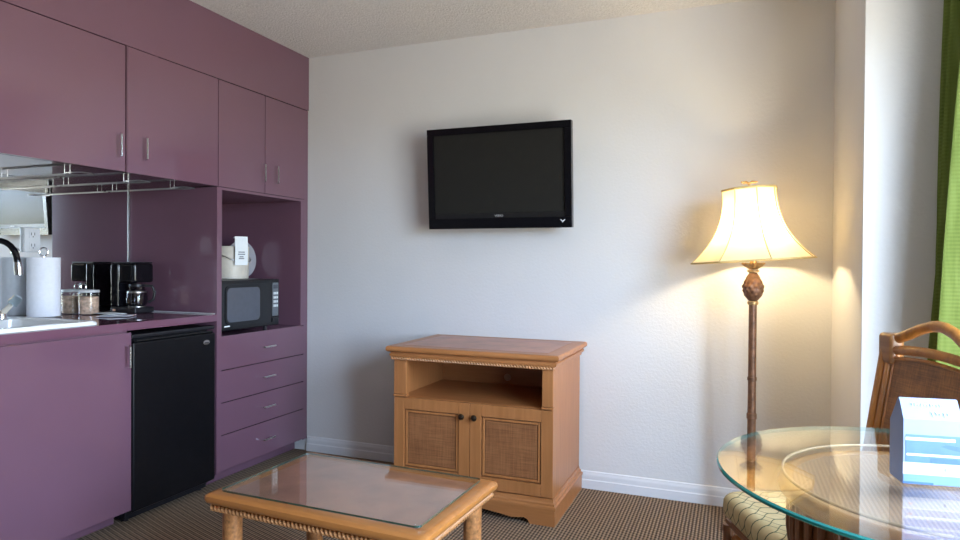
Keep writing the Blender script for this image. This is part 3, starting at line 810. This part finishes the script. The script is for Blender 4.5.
b = BM(); lathe(b, [(.0145, 1.180), (.0145, 1.235), (.017, 1.238), (.017, 1.262), (.012, 1.266)], (LX, LY, 0), 20); link('socket', b, 'bronze_hi', t)
b = BM(); ball(b, (LX, LY, 1.318), .030, 20, (1, 1, 1.15)); bl = link('bulb', b, 'bulb', t)
b = BM()
for s in (-1, 1):
    tube(b, [(LX+s*.018, LY, 1.236), (LX+s*.05, LY, 1.27), (LX+s*.058, LY, 1.34), (LX+s*.045, LY, 1.44), (LX+s*.012, LY, 1.497)], .0025, 8)
tube(b, [(LX-.013, LY, 1.496), (LX+.013, LY, 1.496)], .004, 8)
link('harp', b, 'bronze_hi', t)
# shade: eight concave panels, tilted a little
tilt = Matrix.Translation((LX-.011, LY, 1.356)) @ Matrix.Rotation(math.radians(-3.6), 4, 'Y') @ Matrix.Rotation(math.radians(14), 4, 'Z')
def shade_r(s, a):
    rr0 = .112+.147*s**2.5
    m8 = ((a/(2*PI)*8) % 1)-.5                      # 0 in the middle of a panel
    flat = math.cos(PI/8)/math.cos(m8*2*PI/8)      # straight panels between the ribs
    return rr0*(flat*.75+.25*(1-.02*math.cos(2*PI*m8)))
ZT, ZB = .148, -.163
def shade_p(s, a, off=0):
    m8 = ((a/(2*PI)*8) % 1)-.5
    z = ZT+(ZB-ZT)*s+.010*s*math.cos(PI*m8)**2*0
    rr0 = shade_r(s, a)+off
    return tilt @ Vector((rr0*math.cos(a), rr0*math.sin(a), z))
b = BM(); NA, NS = 64, 22; rings = [[b.verts.new(shade_p(j/NS, 2*PI*k/NA)) for k in range(NA)] for j in range(NS+1)]
for A, B in zip(rings, rings[1:]):
    for k in range(NA): b.faces.new((A[k], B[k], B[(k+1) % NA], A[(k+1) % NA]))
shd = link('lamp_shade', b, 'shade', t, ang=40)
for k in range(8):
    link('rib_piping', tube(BM(), [shade_p(j/16, 2*PI*k/8, .0012) for j in range(17)], .0022, 6), 'piping', shd)
link('top_trim', tube(BM(), [shade_p(0, 2*PI*k/64, .001) for k in range(64)], .0052, 8, True), 'piping', shd)
link('bottom_trim', tube(BM(), [shade_p(1, 2*PI*k/64, .001) for k in range(64)], .0038, 8, True), 'piping', shd)
b = BM()
for k in range(4): tube(b, [tilt @ Vector((0, 0, ZT-.004)), shade_p(.012, 2*PI*(k*2)/8, -.002)], .0022, 6)
link('spider_fitting', b, 'bronze_hi', shd)
top = tilt @ Vector((0, 0, ZT)); b = BM(); lathe(b, [(.006, -.004), (.011, .002), (.009, .010), (.005, .016), (.005, .024)], top, 16)
tz = top.z+.026
for s in (-1, 1):
    tube(b, [(top.x, top.y, tz), (top.x+s*.012, top.y, tz+.006), (top.x+s*.024, top.y-.004, tz+.004), (top.x+s*.034, top.y-.006, tz+.007)], [.004, .006, .0055, .002], 8)
link('finial', b, 'bronze_hi', t)

# ------------------------------------------------------------------ round glass dining table
GX, GY, GZ, GR = 2.878, -1.785, .735, .440
t = thing('dining_table', 'round glass-topped dining table on a drum-shaped rattan pedestal', 'table', (GX, GY, 0))
b = BM(); DR = .298
ZP = [.012, .03, .08, .16, .26, .36, .44, .50, .55, .60, GZ-.060]
def rp(z):                                              # waisted drum: flared head and foot
    k = max(0, min(1, (z-.44)/.13)); k = k*k*(3-2*k); j = max(0, min(1, (.20-z)/.19)); j = j*j*(3-2*j)
    return .190+(DR-.012-.190)*k+.060*j
lathe(b, [(rp(z)-.004, z) for z in ZP], (GX, GY, 0), 72); link('drum', b, 'rattan_dark', t)
NP = 44
b = BM()
for k in range(NP):
    a = 2*PI*k/NP; tube(b, [(GX+rp(z)*math.cos(a), GY+rp(z)*math.sin(a), z) for z in ZP[1:]], .0085, 8)
link('drum_poles', b, 'rattan_dark', t)
for z in (.020, GZ-.042):
    link('drum_band', tube(BM(), [(GX+(rp(z)+.008)*math.cos(2*PI*k/64), GY+(rp(z)+.008)*math.sin(2*PI*k/64), z) for k in range(64)], .018, 12, True), 'rattan_wrap' if z > .1 else 'rattan_dark', t)
b = BM(); lathe(b, [(DR-.012, GZ-.046), (DR-.012, GZ-.030), (.001, GZ-.029)], (GX, GY, 0), 64); link('cane_top', b, 'cane_top', t)
link('top_ring', tube(BM(), [(GX+(DR+.004)*math.cos(2*PI*k/72), GY+(DR+.004)*math.sin(2*PI*k/72), GZ-.0125) for k in range(72)], .0032, 10, True), 'pale_rattan', t)
b = BM(); nseg = 128; th = .0105
prof = [(.001, 0), (GR-.004, 0), (GR, .003), (GR, th-.003), (GR-.004, th), (.001, th)]
lathe(b, prof, (GX, GY, GZ-.0088), nseg, True)
bmesh.ops.recalc_face_normals(b, faces=b.faces)
for fc in b.faces: fc.material_index = 0 if abs(fc.normal.z) > .95 else 1
link('glass_top', b, ['glass', 'glass_edge'], t)

# ------------------------------------------------------------------ rattan chair
CHX, CHY = 2.428, -1.165
d_ = Vector((.366, -.931)); bk = Vector((.931, .366))
org = Vector((CHX, CHY))+d_*.207+bk*.24
t = thing('dining_chair', 'rattan dining chair with cane back and patterned cushion at the glass table', 'chair', (org.x, org.y, 0), math.atan2(d_.y, d_.x))
# local: +x along the front edge, +y towards the back; seat spans x -.23...23, y -.24...24
fl_, fr_ = (-.205, -.215), (.205, -.215)
def yb(z): return .218+.090*max(0, (z-.42)/.55)           # back rake
# posts: three poles each side, bound at the head
for s in (-1, 1):
    b = BM()
    for k, (dx_, dyy) in enumerate(((0, 0), (.026, .004), (.050, .012))):
        x0 = s*(.224-dx_)
        tube(b, [(x0, yb(z)+dyy-.012, z) for z in ([.001, .20, .42, .60, .78, .935] if k == 0 else [.40, .60, .78, .925])], .0150 if k == 0 else .0115, 12)
    pl = link('back_post', b, 'rattan', t, False)
    b = BM(); box(b, min(s*.243, s*.168), max(s*.243, s*.168), yb(.93)-.030, yb(.93)+.016, .865, .962, .012, 3)
    link('binding', b, 'rattan_wrap', pl, False)
def arch(x, zc, ze): return ze+(zc-ze)*math.cos(x/.215*PI/2)**1.0 if abs(x) < .215 else ze
# crest: swan-necked arch
pts = [(-.200, yb(.95)-.006, .948), (-.17, yb(.95)-.006, .950), (-.13, yb(.96)-.004, .964), (-.08, yb(.98), .985), (-.03, yb(1.0), .998), (0, yb(1.0), 1.0), (.03, yb(1.0), .998), (.08, yb(.98), .985), (.13, yb(.96)-.004, .964), (.17, yb(.95)-.006, .950), (.200, yb(.95)-.006, .948)]
link('crest_rail', tube(BM(), pts, .0165, 14), 'rattan', t, False)
pts = [(-.195+.039*k, yb(.91)-.006, .910+.012*math.sin(PI*k/10)) for k in range(11)]
link('back_rail', tube(BM(), pts, .0145, 12), 'rattan', t, False)
pts = [(-.185+.037*k, yb(.89)-.008, .885+.012*math.sin(PI*k/10)) for k in range(11)]
link('panel_edge', tube(BM(), pts, .0060, 8), 'rattan', t, False)
b = BM(); prism(b, [(-.180, .47)]+[(.18, .47)]+[(.185-.037*k, .884+.012*math.sin(PI*k/10)) for k in range(11)], 'y', -.003, .003)
for v in b.verts: v.co.y += yb(v.co.z)-.006
link('cane_panel', b, 'cane_back', t, False)
link('back_rail', tube(BM(), [(-.225, yb(.46)-.006, .465), (.225, yb(.46)-.006, .465)], .014, 12), 'rattan', t, False)
# seat frame
pts = rr(-.200, .200, -.204, .175, .364, .045, 6)
link('seat_frame', tube(BM(), pts, .0175, 12, True), 'rattan_dark', t, False)
b = BM(); box(b, -.21, .21, -.22, .155, .358, .372); link('seat_board', b, 'rattan_dark', t, False)
# cushion: rounded box with a soft crown
b = BM(); nl = 10; rings = []
for j in range(nl+1):
    a = PI*j/nl; inset = (.016 if a < PI/2 else .034)*(1-math.sin(a))**1.1; z = .4185-.0335*math.cos(a)*1.0
    z += .008 if a > PI/2 else 0
    L = rr(-.228+inset, .228-inset, -.238+inset, .160-inset, z, .052-inset*.5, 6)
    rings.append([b.verts.new(p) for p in L])
n = len(rings[0])
for A, B in zip(rings, rings[1:]):
    for k in range(n): b.faces.new((A[k], A[(k+1) % n], B[(k+1) % n], B[k]))
b.faces.new(rings[0][::-1]); b.faces.new(rings[-1])
link('cushion', b, 'cushion', t, False, 60)
for s in (-1, 1):
    b = BM(); tube(b, [(s*.208, -.212, .001), (s*.208, -.212, .20), (s*.208, -.212, .353)], .0165, 12); link('leg', b, 'rattan_dark', t, False)
for s in (-1, 1):   # bent-cane brackets under the seat, front face and sides
    b = BM(); c = [(s*(.19-.05*(1-math.cos(a))), -.205, .28+.055*math.sin(a)) for a in [PI*k/10 for k in range(11)]]
    tube(b, [(s*.19, -.205, .12)]+c+[(s*.09, -.205, .12)], .008, 8); link('bracket', b, 'rattan', t, False)
b = BM(); tube(b, [(-.205, -.207, .12), (.205, -.207, .12)], .010, 10); tube(b, [(-.205, -.207, .14), (-.225, .165, .14)], .010, 10); tube(b, [(.205, -.207, .14), (.225, .165, .14)], .010, 10)
link('stretcher', b, 'rattan_dark', t, False)

for ch in list(t.children_recursive): ch.data.transform(Matrix.Diagonal((.9, 1, 1, 1)))

# ------------------------------------------------------------------ gabled box on the table
bz0 = GZ+.0037
p0 = Vector((2.789, -1.856)); u_ = Vector((.990, .14)); v_ = Vector((-.19, .98))       # width and depth directions
t = thing('gift_box', 'pale blue and white gabled card box standing on the glass table', 'box', (p0.x, p0.y, bz0), math.atan2(u_.y, u_.x))
Wd, Dp = .103, .070
out = [(.004, 0), (Dp-.004, 0), (Dp, .006), (Dp, .115), (Dp*.42, .168), (Dp*.34, .168), (0, .130), (0, .006)]
link('box_body', prism(BM(), out, 'x', 0, Wd, .0006), 'blue_card', t, False)
def face_rect(x0, x1, z0, z1, y=-.0006): return box(BM(), x0, x1, y, y+.0005, z0, z1)
fp = link('front_print', face_rect(.004, Wd-.001, .045, .100), 'blue_panel', t, False)
link('print_stripe', face_rect(.004, Wd*.88, .0885, .0945, -.0010), 'white_card', fp, False)
link('print_stripe', face_rect(.006, Wd-.001, .058, .0625, -.0010), 'white_card', fp, False)
link('print_patch', face_rect(.048, Wd-.001, .0455, .0555, -.0010), 'blue_deep', fp, False)
link('print_patch', prism(BM(), [(.065, .079), (.075, .083), (Wd-.001, .080), (Wd-.001, .070), (.085, .073)], 'y', -.0010, -.0005), 'blue_deep', fp, False)
link('white_band', face_rect(.0, Wd, .021, .044), 'white_card', t, False)
link('icon', face_rect(.010, .017, .031, .036, -.0010), 'orange', t, False)
link('icon', face_rect(.072, .076, .030, .036, -.0010), 'print', t, False)
link('foot_band', face_rect(.001, Wd, .003, .020), 'blue_pale', t, False)
link('foot_line', face_rect(.0, Wd*.52, .002, .0065, -.0010), 'blue_deep', t, False)
# script on the sloping top
sl = math.atan2(.168-.130, Dp*.34)
def on_slope(x, s): return Matrix.Translation((x, s*Dp*.34-.0008, .130+(.168-.130)*s+.0003)) @ Matrix.Rotation(sl, 4, 'X')
def script_line(x0, x1, sy, hgt, loops):                # flowing hand-lettered stroke, too soft in the photo to read
    b = BM(); n = loops*10; pts = []
    for k in range(n+1):
        q_ = k/n; a = 2*PI*loops*q_
        pts.append(on_slope(x0+(x1-x0)*q_+.0016*math.sin(a), sy) @ Vector((0, hgt*.5*math.cos(a)*(.65+.35*math.sin(a*.37)), 0)))
    return tube(b, pts, .0007, 6)
link('script', script_line(.018, .078, .70, .0075, 11), 'white_card', t, False)
link('script', script_line(.050, .084, .30, .0110, 5), 'white_card', t, False)

# ------------------------------------------------------------------ curtain
b = BM(); NZ, NY = 30, 90; rows = []
for j in range(NZ+1):
    z = .04+(H-.045)*j/NZ; dn = 1-(z/H)
    row = []
    for k in range(NY+1):
        s = k/NY; y = -.785-.24*s
        ph = 2*PI*s*3.1
        flare = .10*dn**1.1
        x = 3.18-flare+.055*math.cos(ph+.35*math.sin(2.2*z))*(1-.25*dn*math.sin(3*s))+.012*math.sin(ph*2.3+z)
        row.append(b.verts.new((x, y-.012*math.sin(ph), z)))
    rows.append(row)
for A, B in zip(rows, rows[1:]):
    for k in range(NY): b.faces.new((A[k], A[k+1], B[k+1], B[k]))
cur = link('curtain', b, 'curtain', None, ang=80)
so = cur.modifiers.new('thickness', 'SOLIDIFY'); so.thickness = .0025
tag(cur, 'pleated green floor-length curtain gathered at the window\'s edge', 'curtain')

# ------------------------------------------------------------------ daylight
wd = bpy.data.worlds.new('sky'); sc.world = wd; wd.use_nodes = True
nt = wd.node_tree; bg = nt.nodes['Background']
tc = nt.nodes.new('ShaderNodeTexCoord'); sp = nt.nodes.new('ShaderNodeSeparateXYZ'); nt.links.new(tc.outputs['Generated'], sp.inputs[0])
mr = nt.nodes.new('ShaderNodeMapRange'); nt.links.new(sp.outputs['Z'], mr.inputs[0]); mr.inputs[1].default_value = -.5; mr.inputs[2].default_value = .5
nt.links.new(ramp(nt, mr.outputs[0], [(.30, (.42, .40, .36)), (.46, (.46, .48, .42)), (.52, (.64, .79, 1.0)), (.9, (.55, .73, 1.0))]), bg.inputs[0])
bg.inputs[1].default_value = 38.0
def portal(name, loc, rot, sx, sy):
    l = bpy.data.lights.new(name, 'AREA'); l.shape = 'RECTANGLE'; l.size = sx; l.size_y = sy; l.cycles.is_portal = True
    o = bpy.data.objects.new(name, l); COL.objects.link(o); o.location = loc; o.rotation_euler = rot
portal('window_daylight', (XR+.09, (WY0+WY1)/2, (WZ0+WZ1)/2), (0, PI/2, 0), WZ1-WZ0, WY1-WY0)

sc.view_settings.view_transform = 'Standard'; sc.view_settings.look = 'None'; sc.view_settings.gamma = 1
sc.view_settings.use_curve_mapping = False
sc.view_settings.exposure = -0.13
sc.cycles.use_denoising = True
sc.cycles.max_bounces = 14; sc.cycles.diffuse_bounces = 6; sc.cycles.glossy_bounces = 6; sc.cycles.transparent_max_bounces = 16; sc.cycles.transmission_bounces = 8
sc.cycles.sample_clamp_indirect = 8
sc.cycles.caustics_refractive = False
